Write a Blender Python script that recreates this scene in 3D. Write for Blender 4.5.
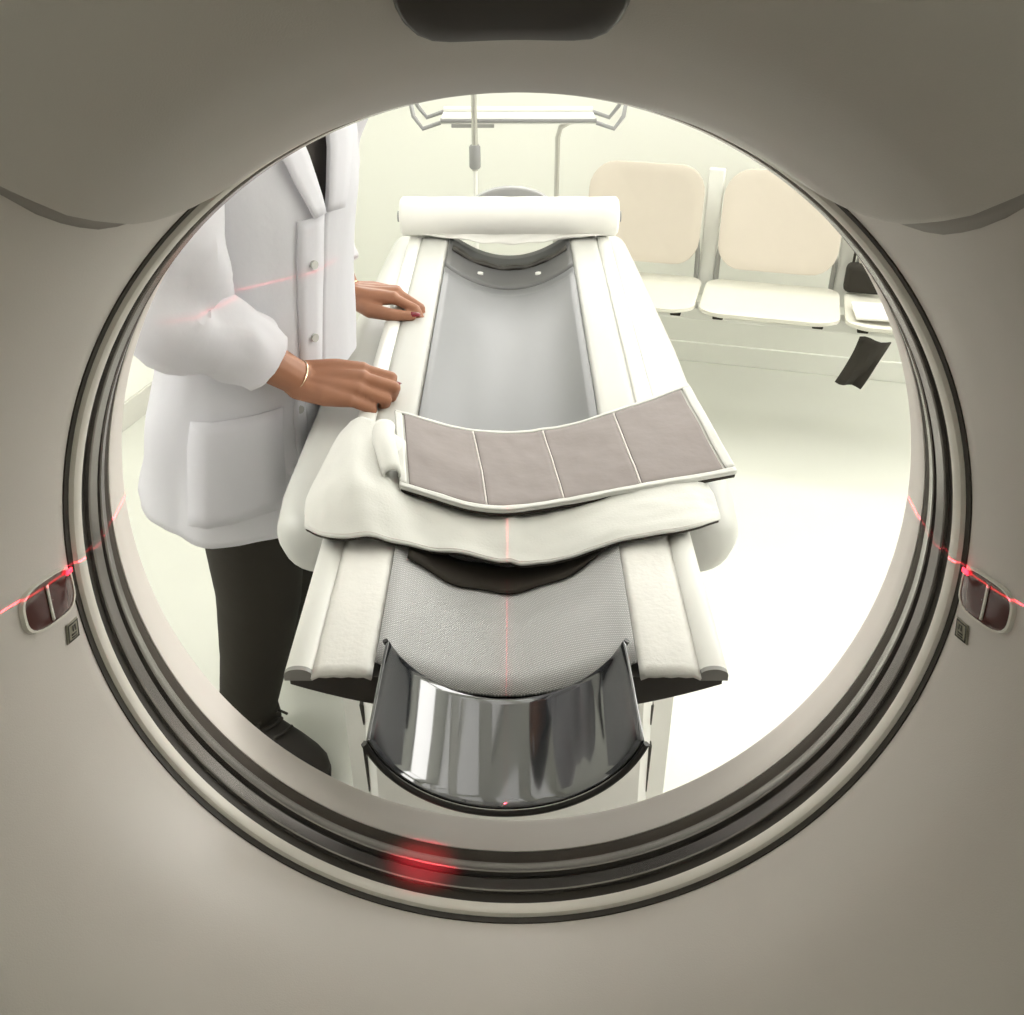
import bpy, bmesh, math, random
from mathutils import Vector, Matrix, noise
random.seed(7)
sin, cos, pi, R = math.sin, math.cos, math.pi, math.radians
sc = bpy.context.scene
col = sc.collection
for o in list(bpy.data.objects): bpy.data.objects.remove(o)

# ------------------------------------------------------------------ camera, world, lights, exposure
cam = bpy.data.cameras.new('camera'); cam.sensor_fit = 'HORIZONTAL'; cam.sensor_width = 36.0
cam.lens = 36.0*1000/1024; cam.clip_start = .02
camo = bpy.data.objects.new('camera', cam); col.objects.link(camo)
camo.location = (0, 0, 1.63); camo.rotation_euler = (R(90-32), 0, 0); sc.camera = camo
sc.view_settings.view_transform = 'Standard'; sc.view_settings.look = 'None'
sc.view_settings.gamma = 1; sc.view_settings.use_curve_mapping = False
sc.view_settings.exposure = 0.15
w = bpy.data.worlds.new('world'); sc.world = w; w.use_nodes = True
w.node_tree.nodes['Background'].inputs[0].default_value = (.9, .88, .8, 1)
w.node_tree.nodes['Background'].inputs[1].default_value = .03
PANEL = 1.3          # strength of the ceiling light panels over the couch
REAR_PANEL = 0.15      # the dimmed panels behind the gantry

ADDED_DAYLIGHT = 6.3         # luminance of the unseen windows added in the back, right and left walls

# ------------------------------------------------------------------ materials
def mat(name, c, rough=.5, metal=0, spec=.5, noise_amt=0, scale=20, bump=0, bscale=60, emit=None, es=0, coat=0, trans=0, wave=None):
    m = bpy.data.materials.new(name); m.use_nodes = True
    nt = m.node_tree; b = nt.nodes['Principled BSDF']; L = nt.links.new
    b.inputs['Base Color'].default_value = (*c, 1); b.inputs['Roughness'].default_value = rough
    b.inputs['Metallic'].default_value = metal; b.inputs['Specular IOR Level'].default_value = spec
    b.inputs['Coat Weight'].default_value = coat
    if trans: b.inputs['Transmission Weight'].default_value = trans
    tc = nt.nodes.new('ShaderNodeTexCoord')
    if noise_amt:
        n = nt.nodes.new('ShaderNodeTexNoise'); n.inputs['Scale'].default_value = scale; n.inputs['Detail'].default_value = 5
        L(tc.outputs['Object'], n.inputs['Vector'])
        mx = nt.nodes.new('ShaderNodeMixRGB'); mx.blend_type = 'MIX'
        mx.inputs[1].default_value = (*[max(0, v*(1-noise_amt)) for v in c], 1); mx.inputs[2].default_value = (*[min(1, v*(1+noise_amt)) for v in c], 1)
        L(n.outputs['Fac'], mx.inputs[0]); L(mx.outputs[0], b.inputs['Base Color'])
    if bump:
        bm_ = nt.nodes.new('ShaderNodeBump'); bm_.inputs['Strength'].default_value = bump; bm_.inputs['Distance'].default_value = .002
        n2 = nt.nodes.new('ShaderNodeTexNoise'); n2.inputs['Scale'].default_value = bscale; n2.inputs['Detail'].default_value = 4
        L(tc.outputs['Object'], n2.inputs['Vector']); L(n2.outputs['Fac'], bm_.inputs['Height']); L(bm_.outputs[0], b.inputs['Normal'])
    if emit:
        b.inputs['Emission Color'].default_value = (*emit, 1); b.inputs['Emission Strength'].default_value = es
    return m
def weave_mat(name, c1, c2, scale, rough=.6):
    m = mat(name, c1, rough); nt = m.node_tree; L = nt.links.new; b = nt.nodes['Principled BSDF']
    tc = nt.nodes.new('ShaderNodeTexCoord'); mp = nt.nodes.new('ShaderNodeMapping'); L(tc.outputs['Object'], mp.inputs[0])
    mp.inputs['Rotation'].default_value = (0, 0, R(38))
    w1 = nt.nodes.new('ShaderNodeTexWave'); w1.inputs['Scale'].default_value = scale; w1.inputs['Distortion'].default_value = 1.5; w1.bands_direction = 'X'
    w2 = nt.nodes.new('ShaderNodeTexWave'); w2.inputs['Scale'].default_value = scale; w2.inputs['Distortion'].default_value = 1.5; w2.bands_direction = 'Y'
    L(mp.outputs[0], w1.inputs[0]); L(mp.outputs[0], w2.inputs[0])
    mu = nt.nodes.new('ShaderNodeMath'); mu.operation = 'MULTIPLY'; L(w1.outputs['Fac'], mu.inputs[0]); L(w2.outputs['Fac'], mu.inputs[1])
    mx = nt.nodes.new('ShaderNodeMixRGB'); mx.inputs[1].default_value = (*c2, 1); mx.inputs[2].default_value = (*c1, 1)
    L(mu.outputs[0], mx.inputs[0]); L(mx.outputs[0], b.inputs['Base Color'])
    bu = nt.nodes.new('ShaderNodeBump'); bu.inputs['Strength'].default_value = .5; bu.inputs['Distance'].default_value = .002
    L(mu.outputs[0], bu.inputs['Height']); L(bu.outputs[0], b.inputs['Normal'])
    return m
M = {
 'wall': mat('wall_paint', (.88, .887, .82), .9, noise_amt=.012, scale=3),
 'floor': mat('vinyl_floor', (.68, .688, .625), .22, spec=.35, noise_amt=.03, scale=4),
 'ceiling': mat('ceiling_white', (.86, .86, .80), .95),
 'skirting': mat('skirting_grey', (.62, .61, .56), .6),
 'rearwall': mat('rear_wall_grey', (.25, .24, .22), .9),
 'gantry': mat('gantry_plastic', (.62, .575, .535), .32, spec=.5, noise_amt=.04, scale=9, bump=.10, bscale=900),
 'front': mat('front_cover_bounce', (.88, .865, .84), .5),  # unseen front, whitened to bounce light onto the coat
 'cover': mat('gantry_cover_plastic', (.50, .465, .425), .32, spec=.5, noise_amt=.05, scale=9, bump=.10, bscale=900),
 'lip': mat('lip_plastic', (.82, .765, .72), .5, spec=.3),
 'trim': mat('trim_plastic', (.84, .80, .73), .35),
 'gasket': mat('gasket_foam', (.055, .043, .032), .85, bump=.3, bscale=500),
 'band': mat('band_film', (.30, .28, .27), .22, metal=.75),
 'groove': mat('groove_black', (.030, .024, .017), .6),
 'shade_strip': mat('shade_grey', (.30, .275, .25), .6),  # shade below the cowl edge, put into a colour
 'display': mat('display_black', (.030, .024, .019), .35),
 'port': mat('port_glass', (.09, .035, .03), .08, spec=.7),
 'portframe': mat('port_frame', (.72, .69, .62), .4),
 'laser': mat('laser_diode', (.5, .01, .02), .4, emit=(1, .02, .04), es=5),
 'label': mat('warning_label', (.30, .28, .21), .6),
 'ink': mat('printed_ink', (.05, .045, .035), .7),
 'faintink': mat('faint_printed_ink', (.45, .45, .42), .7),
 'tablewhite': mat('couch_white', (.56, .565, .53), .4, noise_amt=.02, scale=8),
 'pedestal': mat('couch_pedestal', (.78, .78, .74), .45, noise_amt=.03, scale=8),
 'rail': mat('couch_rail', (.76, .76, .715), .35),
 'railcap': mat('rail_cap_grey', (.30, .30, .28), .4),
 'padstrip': mat('pad_vinyl', (.84, .83, .785), .65, noise_amt=.05, scale=60, bump=.35, bscale=160),
 'padwhite': mat('pad_white', (.56, .56, .525), .6, noise_amt=.02, scale=30),
 'mat': weave_mat('woven_mat', (.86, .86, .85), (.42, .42, .42), 130),
 'cradle': mat('cradle_grey', (.17, .173, .178), .36, spec=.3),
 'footdark': mat('cradle_foot_dark', (.11, .11, .11), .34, spec=.3),
 'shell': mat('cradle_shell_black', (.030, .026, .020), .4),
 'black_gloss': mat('headrest_black_gloss', (.028, .030, .034), .07, spec=.8, coat=.4, noise_amt=.2, scale=30),
 'black_edge': mat('headrest_edge_black', (.022, .021, .019), .3),
 'paper': mat('paper_white', (.84, .83, .78), .75, noise_amt=.02, scale=30),
 'greycap': mat('grey_plastic', (.30, .30, .295), .5),
 'cloth': mat('apron_cloth_white', (.68, .68, .635), .7, noise_amt=.04, scale=25, bump=.2, bscale=300),
 'taupe': mat('apron_panel_taupe', (.235, .20, .19), .6, noise_amt=.12, scale=35, bump=.3, bscale=60),
 'stitch': mat('stitch_thread', (.66, .62, .58), .7),
 'binding': mat('apron_binding', (.66, .66, .62), .7, noise_amt=.04, scale=80),
 'lining': mat('apron_lining_black', (.032, .026, .019), .9),
 'coat': mat('coat_cotton', (.87, .868, .90), .85, noise_amt=.04, scale=7, bump=.25, bscale=90),
 'button': mat('button_pearl', (.50, .50, .47), .3),
 'trousers': mat('trouser_black', (.024, .020, .014), .95),
 'shirt': mat('shirt_dark', (.05, .043, .038), .9),
 'shoe': mat('shoe_black', (.022, .018, .014), .7),
 'skin': mat('skin', (.33, .145, .078), .5, noise_amt=.10, scale=45),
 'hair': mat('hair_dark', (.03, .022, .016), .5),
 'nail': mat('nail_varnish_red', (.20, .012, .022), .15),
 'eye': mat('eye_white', (.75, .73, .7), .2), 'iris': mat('iris_brown', (.06, .03, .015), .2), 'lips': mat('lips', (.40, .14, .11), .45),
 'gold': mat('bracelet_metal', (.75, .60, .42), .2, metal=1),
 'steel': mat('brushed_steel', (.55, .54, .50), .3, metal=.8),
 'white_metal': mat('white_metal', (.80, .80, .75), .35),
 'ply': mat('seat_beige', (.62, .56, .475), .5, noise_amt=.03, scale=12),
 'seatcream': mat('seat_cream', (.66, .645, .56), .5, noise_amt=.03, scale=12),
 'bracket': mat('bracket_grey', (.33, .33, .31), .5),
 'blackcloth': mat('black_cloth', (.026, .022, .016), .9),
 'panel': mat('light_diffuser', (.8, .8, .8), .6, emit=(1, .985, .95), es=PANEL),
 'added_pane': mat('added_daylight_pane', (.8, .8, .8), .6, emit=(1, .985, .95), es=ADDED_DAYLIGHT),
 'rpanel': mat('light_diffuser_dimmed', (.8, .8, .8), .6, emit=(1, .965, .93), es=REAR_PANEL),
}

_nt = M['coat'].node_tree; _b = _nt.nodes['Principled BSDF']; _o = _nt.nodes['Material Output']
_t = _nt.nodes.new('ShaderNodeBsdfTranslucent'); _t.inputs['Color'].default_value = (.90, .89, .91, 1)
_mx = _nt.nodes.new('ShaderNodeMixShader'); _mx.inputs[0].default_value = .45
_nt.links.new(_b.outputs[0], _mx.inputs[1]); _nt.links.new(_t.outputs[0], _mx.inputs[2]); _nt.links.new(_mx.outputs[0], _o.inputs['Surface'])

# ------------------------------------------------------------------ helpers
class MB:
    def __init__(s): s.v = []; s.f = []
    def add(s, v, f): n = len(s.v); s.v += [tuple(p) for p in v]; s.f += [tuple(i+n for i in q) for q in f]; return s
    def box(s, c, d, rot=None):
        P = []
        for x in (-.5, .5):
            for y in (-.5, .5):
                for z in (-.5, .5):
                    p = Vector((x*d[0], y*d[1], z*d[2]))
                    if rot is not None: p = rot @ p
                    P.append(Vector(c)+p)
        return s.add(P, [(0,1,3,2),(4,6,7,5),(0,4,5,1),(2,3,7,6),(0,2,6,4),(1,5,7,3)])
    def grid(s, rows, close=False, flip=False):
        nr, nc = len(rows), len(rows[0]); v = [p for r in rows for p in r]; f = []
        for i in range(nr-1):
            for j in range(nc if close else nc-1):
                k = (j+1) % nc
                q = (i*nc+j, i*nc+k, (i+1)*nc+k, (i+1)*nc+j)
                f.append(q[::-1] if flip else q)
        return s.add(v, f)
    def tube(s, pts, rad, n=12, caps=True):
        pts = [Vector(p) for p in pts]; rr = rad if isinstance(rad, (list, tuple)) else [rad]*len(pts)
        rows = []; ref = None
        for i, p in enumerate(pts):
            t = (pts[min(i+1, len(pts)-1)]-pts[max(i-1, 0)]).normalized()
            if ref is None: ref = Vector((0, 0, 1)) if abs(t.z) < .9 else Vector((1, 0, 0))
            a = (ref-t*ref.dot(t)).normalized(); ref = a; b = t.cross(a)
            rows.append([p+(a*cos(2*pi*k/n)+b*sin(2*pi*k/n))*rr[i] for k in range(n)])
        m = len(s.v); s.grid(rows, True)
        if caps:
            s.f.append(tuple(range(m+n-1, m-1, -1))); e = m+(len(rows)-1)*n; s.f.append(tuple(range(e, e+n)))
        return s
    def sphere(s, c, r, nu=14, nv=10):
        r = r if isinstance(r, (tuple, list)) else (r, r, r); c = Vector(c)
        rows = [[c+Vector((r[0]*sin(pi*(i+.02)/(nv+.04))*cos(2*pi*j/nu), r[1]*sin(pi*(i+.02)/(nv+.04))*sin(2*pi*j/nu), r[2]*cos(pi*(i+.02)/(nv+.04)))) for j in range(nu)] for i in range(nv+1)]
        return s.grid(rows, True)
def obj(name, mb, m, parent=None, bevel=0, smooth=True, solid=0, sub=0, bseg=3, soff=0):
    root = parent
    while root is not None and root.parent is not None: root = root.parent
    off = Vector(root.location) if root is not None else Vector((0, 0, 0))
    me = bpy.data.meshes.new(name); me.from_pydata([Vector(p)-off for p in mb.v], [], mb.f); me.update()
    me.materials.append(M[m] if isinstance(m, str) else m)
    bm = bmesh.new(); bm.from_mesh(me); bmesh.ops.recalc_face_normals(bm, faces=bm.faces) if not solid else None; bm.to_mesh(me); bm.free()
    for p in me.polygons: p.use_smooth = smooth
    o = bpy.data.objects.new(name, me); col.objects.link(o)
    if parent is not None: o.parent = parent
    if solid: q = o.modifiers.new('solid', 'SOLIDIFY'); q.thickness = solid; q.offset = soff
    if bevel: q = o.modifiers.new('bevel', 'BEVEL'); q.width = bevel; q.segments = bseg; q.limit_method = 'ANGLE'; q.angle_limit = R(40)
    if sub: q = o.modifiers.new('sub', 'SUBSURF'); q.levels = sub; q.render_levels = sub
    if smooth:
        try: me.set_sharp_from_angle(angle=R(42)) if not sub else None
        except Exception: pass
    return o
def thing(name, label, cat, loc, group=None):
    o = bpy.data.objects.new(name, None); col.objects.link(o); o.location = loc; o.empty_display_size = .1
    o['label'] = label; o['category'] = cat
    if group: o['group'] = group
    return o
def tag(o, label, cat, group=None):
    o['label'] = label; o['category'] = cat
    if group: o['group'] = group
    return o
def part_label(o, l): o['label'] = l; return o
def struct(o, label=None, cat=None):
    o['kind'] = 'structure'
    if label: o['label'] = label; o['category'] = cat
    return o
def interp(x, xs, ys):
    if x <= xs[0]: return ys[0]
    for i in range(len(xs)-1):
        if x <= xs[i+1]: return ys[i]+(ys[i+1]-ys[i])*(x-xs[i])/(xs[i+1]-xs[i])
    return ys[-1]
def sm(x, a, b): t = min(1, max(0, (x-a)/(b-a))); return t*t*(3-2*t)

# ------------------------------------------------------------------ room (turned 15 degrees to the couch)
RA = R(-15); E1 = Vector((cos(RA), sin(RA), 0)); E2 = Vector((-sin(RA), cos(RA), 0))
def rp(a, b, z=0): return E1*a+E2*b+Vector((0, 0, z))
RM = Matrix.Rotation(RA, 3, 'Z')
A0, A1, B0, B1, H = -2.13, 2.7, -1.8, 3.79, 2.7
def slab(name, c, d, m, label, cat, bevel=0): return struct(obj(name, MB().box(c, d, RM), m, bevel=bevel, smooth=False), label, cat)
cxr, cyr = (A0+A1)/2, (B0+B1)/2
slab('floor', rp(cxr, cyr, -.05), (A1-A0+.4, B1-B0+.4, .1), 'floor', 'pale glossy seamless vinyl floor of the scan room', 'floor')
slab('ceiling', rp(cxr, cyr, H+.05), (A1-A0+.4, B1-B0+.4, .1), 'ceiling', 'flat white ceiling over the scan room', 'ceiling')
slab('wall_back', rp(cxr, B1+.05, H/2), (A1-A0+.2, .1, H), 'wall', 'blank cream white wall behind the chairs', 'wall')
slab('wall_left', rp(A0-.05, cyr, H/2), (.1, B1-B0+.2, H), 'wall', 'blank white wall behind the person', 'wall')
slab('wall_right', rp(A1+.05, cyr, H/2), (.1, B1-B0+.2, H), 'wall', 'blank white wall right of the chairs', 'wall')
slab('wall_front', rp(cxr, B0-.05, H/2), (A1-A0+.2, .1, H), 'rearwall', 'grey wall behind the camera', 'wall')
slab('baseboard_left', rp(A0+.006, cyr, .045), (.012, B1-B0-.02, .09), 'skirting', 'low grey skirting along the left wall', 'baseboard', .003)
slab('baseboard_back', rp(cxr, B1-.006, .04), (A1-A0-.03, .012, .08), 'wall', 'low white skirting under the chairs wall', 'baseboard', .003)
def window(n, ctr, rot, w_, h_, label):  # unseen windows, added for their light through the bore and on the coat
    fr = MB()
    for dx, dz, sx, sz in ((0, h_/2, w_+.08, .05), (0, -h_/2, w_+.08, .05), (w_/2, 0, .05, h_), (-w_/2, 0, .05, h_), (0, 0, .035, h_)):
        fr.box(ctr+rot @ Vector((dx, 0, dz)), (sx, .06, sz), rot)
    o = struct(obj(f'window_{n}', fr, 'white_metal', smooth=False), label, 'window')
    for s in (-1, 1):
        obj('pane', MB().box(ctr+rot @ Vector((s*w_/4, .0, 0)), (w_/2-.05, .012, h_-.05), rot), 'added_pane', o, smooth=False)
RM90 = Matrix.Rotation(RA+pi/2, 3, 'Z')
for i, a in enumerate((-1.2, .3, 1.8)):
    window(i+1, rp(a, B1-.03, 1.85), RM, 1.40, .72, 'added unseen frosted window high in the chairs wall, %s' % ('left one', 'middle one', 'right one')[i])
for i, b in enumerate((1.6, 3.0)):
    window(i+4, rp(A1-.03, b, 1.80), RM90, 1.15, 1.05, 'added unseen frosted window in the right wall, %s' % ('nearer the gantry', 'nearer the chairs')[i])
window(6, rp(A0+.03, .60, 1.60), RM90, .85, 1.1, 'tall frosted window added in the left wall to light the coat')
for j, b in enumerate((1.0, 1.85, 2.65, 3.4)):  # the row above the gantry is added as fill for the coat
    for i, a in enumerate((-1.5, -.6, .3, 1.2, 2.1)):
        row = ('added right above the gantry', 'in the row past the gantry', 'in the row before the last', 'nearest the chairs wall')[j]
        posn = ('first', 'second', 'third', 'fourth', 'fifth')[i]
        t = thing('ceiling_light', f'square lit ceiling panel {row}, {posn} from the left wall', 'light', rp(a, b, H), 'lit ceiling panels over the couch')
        obj('diffuser', MB().box(rp(a, b, H-.012), (.58, .58, .012), RM), 'panel', t, smooth=False)
        f = MB()
        for sx, sy, dx, dy in ((0, 1, .62, .02), (0, -1, .62, .02), (1, 0, .02, .58), (-1, 0, .02, .58)):
            f.box(rp(a+sx*.3, b+sy*.3, H-.01), (dx, dy, .02), RM)
        obj('frame', f, 'white_metal', t, smooth=False)
for i, a in enumerate((-.9, 1.0)):
    t = thing('ceiling_light', ('dim square ceiling panel behind the camera, left one', 'dim square ceiling panel behind the camera, right one')[i], 'light', rp(a, -.9, H), 'dimmed ceiling panels behind the camera')
    obj('diffuser', MB().box(rp(a, -.9, H-.012), (.58, .58, .012), RM), 'rpanel', t, smooth=False)
    f = MB()
    for sx, sy, dx, dy in ((0, 1, .62, .02), (0, -1, .62, .02), (1, 0, .02, .58), (-1, 0, .02, .58)):
        f.box(rp(a+sx*.3, -.9+sy*.3, H-.01), (dx, dy, .02), RM)
    obj('frame', f, 'white_metal', t, smooth=False)

# ------------------------------------------------------------------ CT gantry, tilted 12 degrees
TA = R(12); GO = Vector((.004, .7865, 1.1495)); GN = Vector((0, -cos(TA), sin(TA))); GU = Vector((0, sin(TA), cos(TA))); GX = Vector((1, 0, 0))
def gp(s, r, th): return GO+GN*s+GX*(r*cos(th))+GU*(r*sin(th))
def gq(s, x, v): return GO+GN*s+GX*x+GU*v
def lathe(prof, n=160, t0=0, t1=2*pi):
    full = abs(t1-t0-2*pi) < 1e-6
    return MB().grid([[gp(s, r, t0+(t1-t0)*k/(n if full else n-1)) for k in range(n)] for s, r in prof], full)
gan = thing('scanner_gantry', 'beige ring shaped scanner gantry with a wide open bore', 'scanner', (0, .75, 0))
def outline(th, hw=1.0, hh=.93, e=3.6):
    c, s = abs(cos(th)), abs(sin(th)); return 1/((c/hw)**e+(s/hh)**e)**(1/e)
FS = [.158, .162, .175, .20, .225, .25, .275, .30, .325, .35, .37, .39, .405, .418, .428, .435]
FR = [.3475, .3466, .347, .351, .356, .362, .3705, .38, .394, .412, .432, .457, .485, .53, .60, .70]
N = 200
rows = [[gp(s, r, 2*pi*k/N) for k in range(N)] for s, r in zip(FS, FR)]
rows.append([gp(.44, outline(2*pi*k/N)*.95, 2*pi*k/N) for k in range(N)])
rows.append([gp(.42, outline(2*pi*k/N)*.99, 2*pi*k/N) for k in range(N)])
rows.append([gp(.37, outline(2*pi*k/N), 2*pi*k/N) for k in range(N)])
obj('rear_cover', MB().grid(rows, True), 'gantry', gan)
obj('side_cover', MB().grid([[gp(s, outline(2*pi*k/N)-d, 2*pi*k/N) for k in range(N)] for s, d in ((.366, .012), (.366, .002), (-.146, .002), (-.146, .012))], True), 'gantry', gan)
rows = [[gp(s, r, 2*pi*k/N) for k in range(N)] for s, r in ((-.012, .370), (-.05, .425), (-.10, .500), (-.14, .565), (-.17, .62), (-.19, .67), (-.20, .73))]
rows += [[gp(s, outline(2*pi*k/N)*q, 2*pi*k/N) for k in range(N)] for s, q in ((-.21, .95), (-.19, .99), (-.15, 1.0))]
obj('front_cover', MB().grid(rows, True), 'front', gan)
# bore bands: (name, material, s0, r0, s1, r1)
def band(name, m, prof, label=None):
    o = obj(name, lathe([(prof[0][0], .368)]+prof+[(prof[-1][0], .368)]), m, gan)
    if label: part_label(o, label)
    return o
band('bore_lip', 'lip', [(-.012, .368), (-.008, .3635), (-.002, .3615), (.004, .3605), (.030, .3553), (.052, .3508), (.056, .3512)], 'pale beige inner lip of the bore')
band('foam_gasket', 'gasket', [(.0562, .3520), (.060, .3505), (.074, .3480), (.0785, .3485)], 'dark foam band in the bore')
band('film_band', 'band', [(.0787, .3470), (.080, .3458), (.095, .3425), (.096, .3435)], 'grey reflective film band')
band('groove_ring', 'groove', [(.0962, .3490), (.1075, .3475)], 'black groove in the bore')
band('film_band', 'band', [(.1077, .3425), (.109, .3404), (.123, .3404), (.124, .3415)], 'grey reflective film band')
band('groove_ring', 'groove', [(.1242, .3445), (.1395, .3445)], 'dark groove in the bore')
band('trim_ring', 'trim', [(.1397, .3425), (.1407, .3402), (.144, .3398), (.149, .3405), (.1515, .3418), (.1525, .3450)], 'pale outer trim ring of the bore')
band('shadow_gap', 'groove', [(.1527, .3452), (.1583, .3462)])
obj('bore_backing', lathe([(-.011, .3685), (.16, .3685)]), 'groove', gan)
# upper cowl lying over the rear cover, with its rounded lower corners
CS = [.1585, .160, .165, .172, .179, .188, .198, .209, .221, .235, .25, .265, .28, .30, .325, .35, .37, .39, .405, .418, .428, .435]
CA = [(.1585, 22), (.160, 24), (.165, 26.8), (.172, 28.8), (.179, 30.5), (.188, 33.2), (.198, 35.6), (.209, 37.8), (.221, 39.3), (.235, 40.6), (.25, 41.4), (.265, 41.9), (.28, 42.3), (.30, 42.6), (.33, 42.6), (.435, 43)]
CT = .014
def hsk(t, s):      # slight left/right difference of the cowl's edges
    return t
rows = []
for s in CS:
    A = interp(s, [q[0] for q in CA], [q[1] for q in CA]); r = interp(s, FS, FR)-CT
    if s < .162: r = .3388
    elif s < .20: r = .3388+(r-.3388)*sm(s, .16, .21)
    rows.append([gp(s, r, R(90+A-2*A*j/96)) for j in range(97)])
rows.append([gp(.4475, outline(R(90+43-86*j/96))*.93, R(90+43-86*j/96)) for j in range(97)])
obj('upper_cowl', MB().grid(rows, flip=True), 'cover', gan, solid=CT*.7, soff=1, bevel=.003, bseg=3)
for sgn in (-1, 1):      # grey strip standing for the shade below each side edge of the cowl
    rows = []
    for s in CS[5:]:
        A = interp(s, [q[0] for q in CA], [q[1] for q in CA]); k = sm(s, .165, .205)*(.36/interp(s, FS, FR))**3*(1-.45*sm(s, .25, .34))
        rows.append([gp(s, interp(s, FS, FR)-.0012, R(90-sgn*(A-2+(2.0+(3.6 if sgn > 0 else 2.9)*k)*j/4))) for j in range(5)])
    part_label(obj('cowl_shade', MB().grid(rows), 'shade_strip', gan, solid=.001), 'grey strip for the shade under the cowl edge')
# black display/laser housing at the top of the cowl
def plate(mb, xs0, s0, s1, hw, hgt, n=48, e=4, taper=.9, xc=0):
    rows = []
    for h, q in ((-.002, 1.0), (hgt*.6, .985), (hgt*.9, .96), (hgt, .93), (hgt, .8), (hgt, .6), (hgt, .4), (hgt, .2), (hgt, .01)):
        row = []
        for k in range(n):
            a = 2*pi*k/n; ca, sa = cos(a), sin(a)
            d = 1/((abs(ca))**e+(abs(sa))**e)**(1/e)
            x = xc+hw*d*ca*q; s = (s0+s1)/2+(s1-s0)/2*d*sa*q
            r = interp(s, FS, FR)-CT-h
            row.append(gq(s, x, math.sqrt(max(0, r*r-x*x))))
        rows.append(row)
    return mb.grid(rows, True)
obj('display_housing', plate(MB(), 0, .293, .43, .060, .008, xc=-.004), 'display', gan, bevel=.0)
# positioning laser ports at both sides of the bore
for sgn in (-1, 1):
    base = 0 if sgn > 0 else pi
    def pt(s, dv, inset=0):
        r = interp(s, FS, FR)-inset; v = dv; x = math.sqrt(r*r-v*v); return gq(s, sgn*x, v)
    def lens(s0, s1, v0, v1, inset, k=1.0, n=36):
        P = []; cs, cv = (s0+s1)/2, (v0+v1)/2
        for i in range(n):
            a = 2*pi*i/n; ca, sa = cos(a), sin(a); d = 1/(abs(ca)**3.2+abs(sa)**3.2)**(1/3.2)
            ss = cs+(s1-s0)/2*d*ca*k; vv = cv+(v1-v0)/2*d*sa*k
            P.append(pt(ss, vv, inset))
        return P
    s0, s1, v0, v1 = .163, .222, -.030, .004
    fr = MB().grid([lens(s0, s1, v0, v1, .0002, 1.10), lens(s0, s1, v0, v1, .003, 1.08), lens(s0, s1, v0, v1, .003, 1.0), lens(s0, s1, v0, v1, -.004, .98)], True)
    port = part_label(obj('laser_port', fr, 'portframe', gan), 'recessed laser window at the %s of the bore' % ('right' if sgn > 0 else 'left'))
    g = MB().grid([lens(s0, s1, v0, v1, .0024, 1.0), lens(s0, s1, v0, v1, .0030, .9), lens(s0, s1, v0, v1, .0034, .4), lens(s0, s1, v0, v1, .0034, .01)], True)
    part_label(obj('window', g, 'port', port), 'dark reddish laser window')
    m = MB().grid([[pt(.196, v0+.003+(v1-v0-.006)*j/6, .0042) for j in range(7)], [pt(.1985, v0+.003+(v1-v0-.006)*j/6, .0042) for j in range(7)]])
    obj('divider', m, 'portframe', port, solid=.001)
    d = MB()
    for (sa, sb, va, vb) in ((.164, .1725, -.0022, .0012),):
        d.grid([[pt(sa+(sb-sa)*i/4, va+(vb-va)*j/3, .0046) for j in range(4)] for i in range(5)])
    part_label(obj('laser_aperture', d, 'laser', port, solid=.0012), 'glowing red laser opening')
    lb = MB().grid([[pt(.1655+.0165*i/4+.0012*j, -.040-.014*j/4, .0008) for j in range(5)] for i in range(5)])
    lab = part_label(obj('warning_label', lb, 'label', gan, solid=.0006), 'small grey warning sticker under the laser window')
    ink = MB()
    for (i0, i1, j0, j1) in ((.06, .94, .05, .12), (.06, .94, .88, .95), (.06, .14, .05, .95), (.86, .94, .05, .95), (.3, .42, .2, .5), (.3, .6, .2, .3), (.5, .6, .2, .5), (.3, .7, .6, .68), (.3, .7, .74, .8)):
        ink.grid([[pt(.1655+.0165*(i0+(i1-i0)*i)+.0048*(j0+(j1-j0)*j), -.040-.014*(j0+(j1-j0)*j), .0019) for j in (0, 1)] for i in (0, 1)])
    obj('print', ink, 'ink', lab, solid=.0002)
# feet carrying the gantry
for sx in (-1, 1):
    obj('side_stand', MB().box((sx*.93, .72, .30), (.16, .46, .60)), 'gantry', gan, bevel=.04)
obj('floor_plinth', MB().box((0, .72, .06), (2.0, .62, .12)), 'gantry', gan, bevel=.03)

# --- lasers: thin fans of red light (direction-masked point lamps), then an added glow lamp
def fan(name, loc, normal, aim, power, half=.0011, cone=None, soft=None):
    li = bpy.data.lights.new(name, 'SPOT' if cone else 'POINT'); li.energy = power; li.color = (1, .03, .06); li.shadow_soft_size = 0
    if cone: li.spot_size = R(cone); li.spot_blend = .25 if soft is None else soft
    o = bpy.data.objects.new(name, li); col.objects.link(o)
    z = -(Vector(aim)-Vector(loc)).normalized(); y = Vector(normal); y = (y-z*y.dot(z)).normalized(); x = y.cross(z)
    o.matrix_world = Matrix.Translation(loc) @ Matrix((x, y, z)).transposed().to_4x4()
    if half:
        li.use_nodes = True; nt = li.node_tree; L = nt.links.new; em = nt.nodes['Emission']
        tc = nt.nodes.new('ShaderNodeTexCoord'); sp = nt.nodes.new('ShaderNodeSeparateXYZ'); L(tc.outputs['Normal'], sp.inputs[0])
        ab = nt.nodes.new('ShaderNodeMath'); ab.operation = 'ABSOLUTE'; L(sp.outputs['Y'], ab.inputs[0])
        mr = nt.nodes.new('ShaderNodeMapRange'); mr.inputs['From Min'].default_value = half*1.6; mr.inputs['From Max'].default_value = half*.5
        L(ab.outputs[0], mr.inputs['Value']); L(mr.outputs[0], em.inputs['Strength'])
    return o
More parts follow.
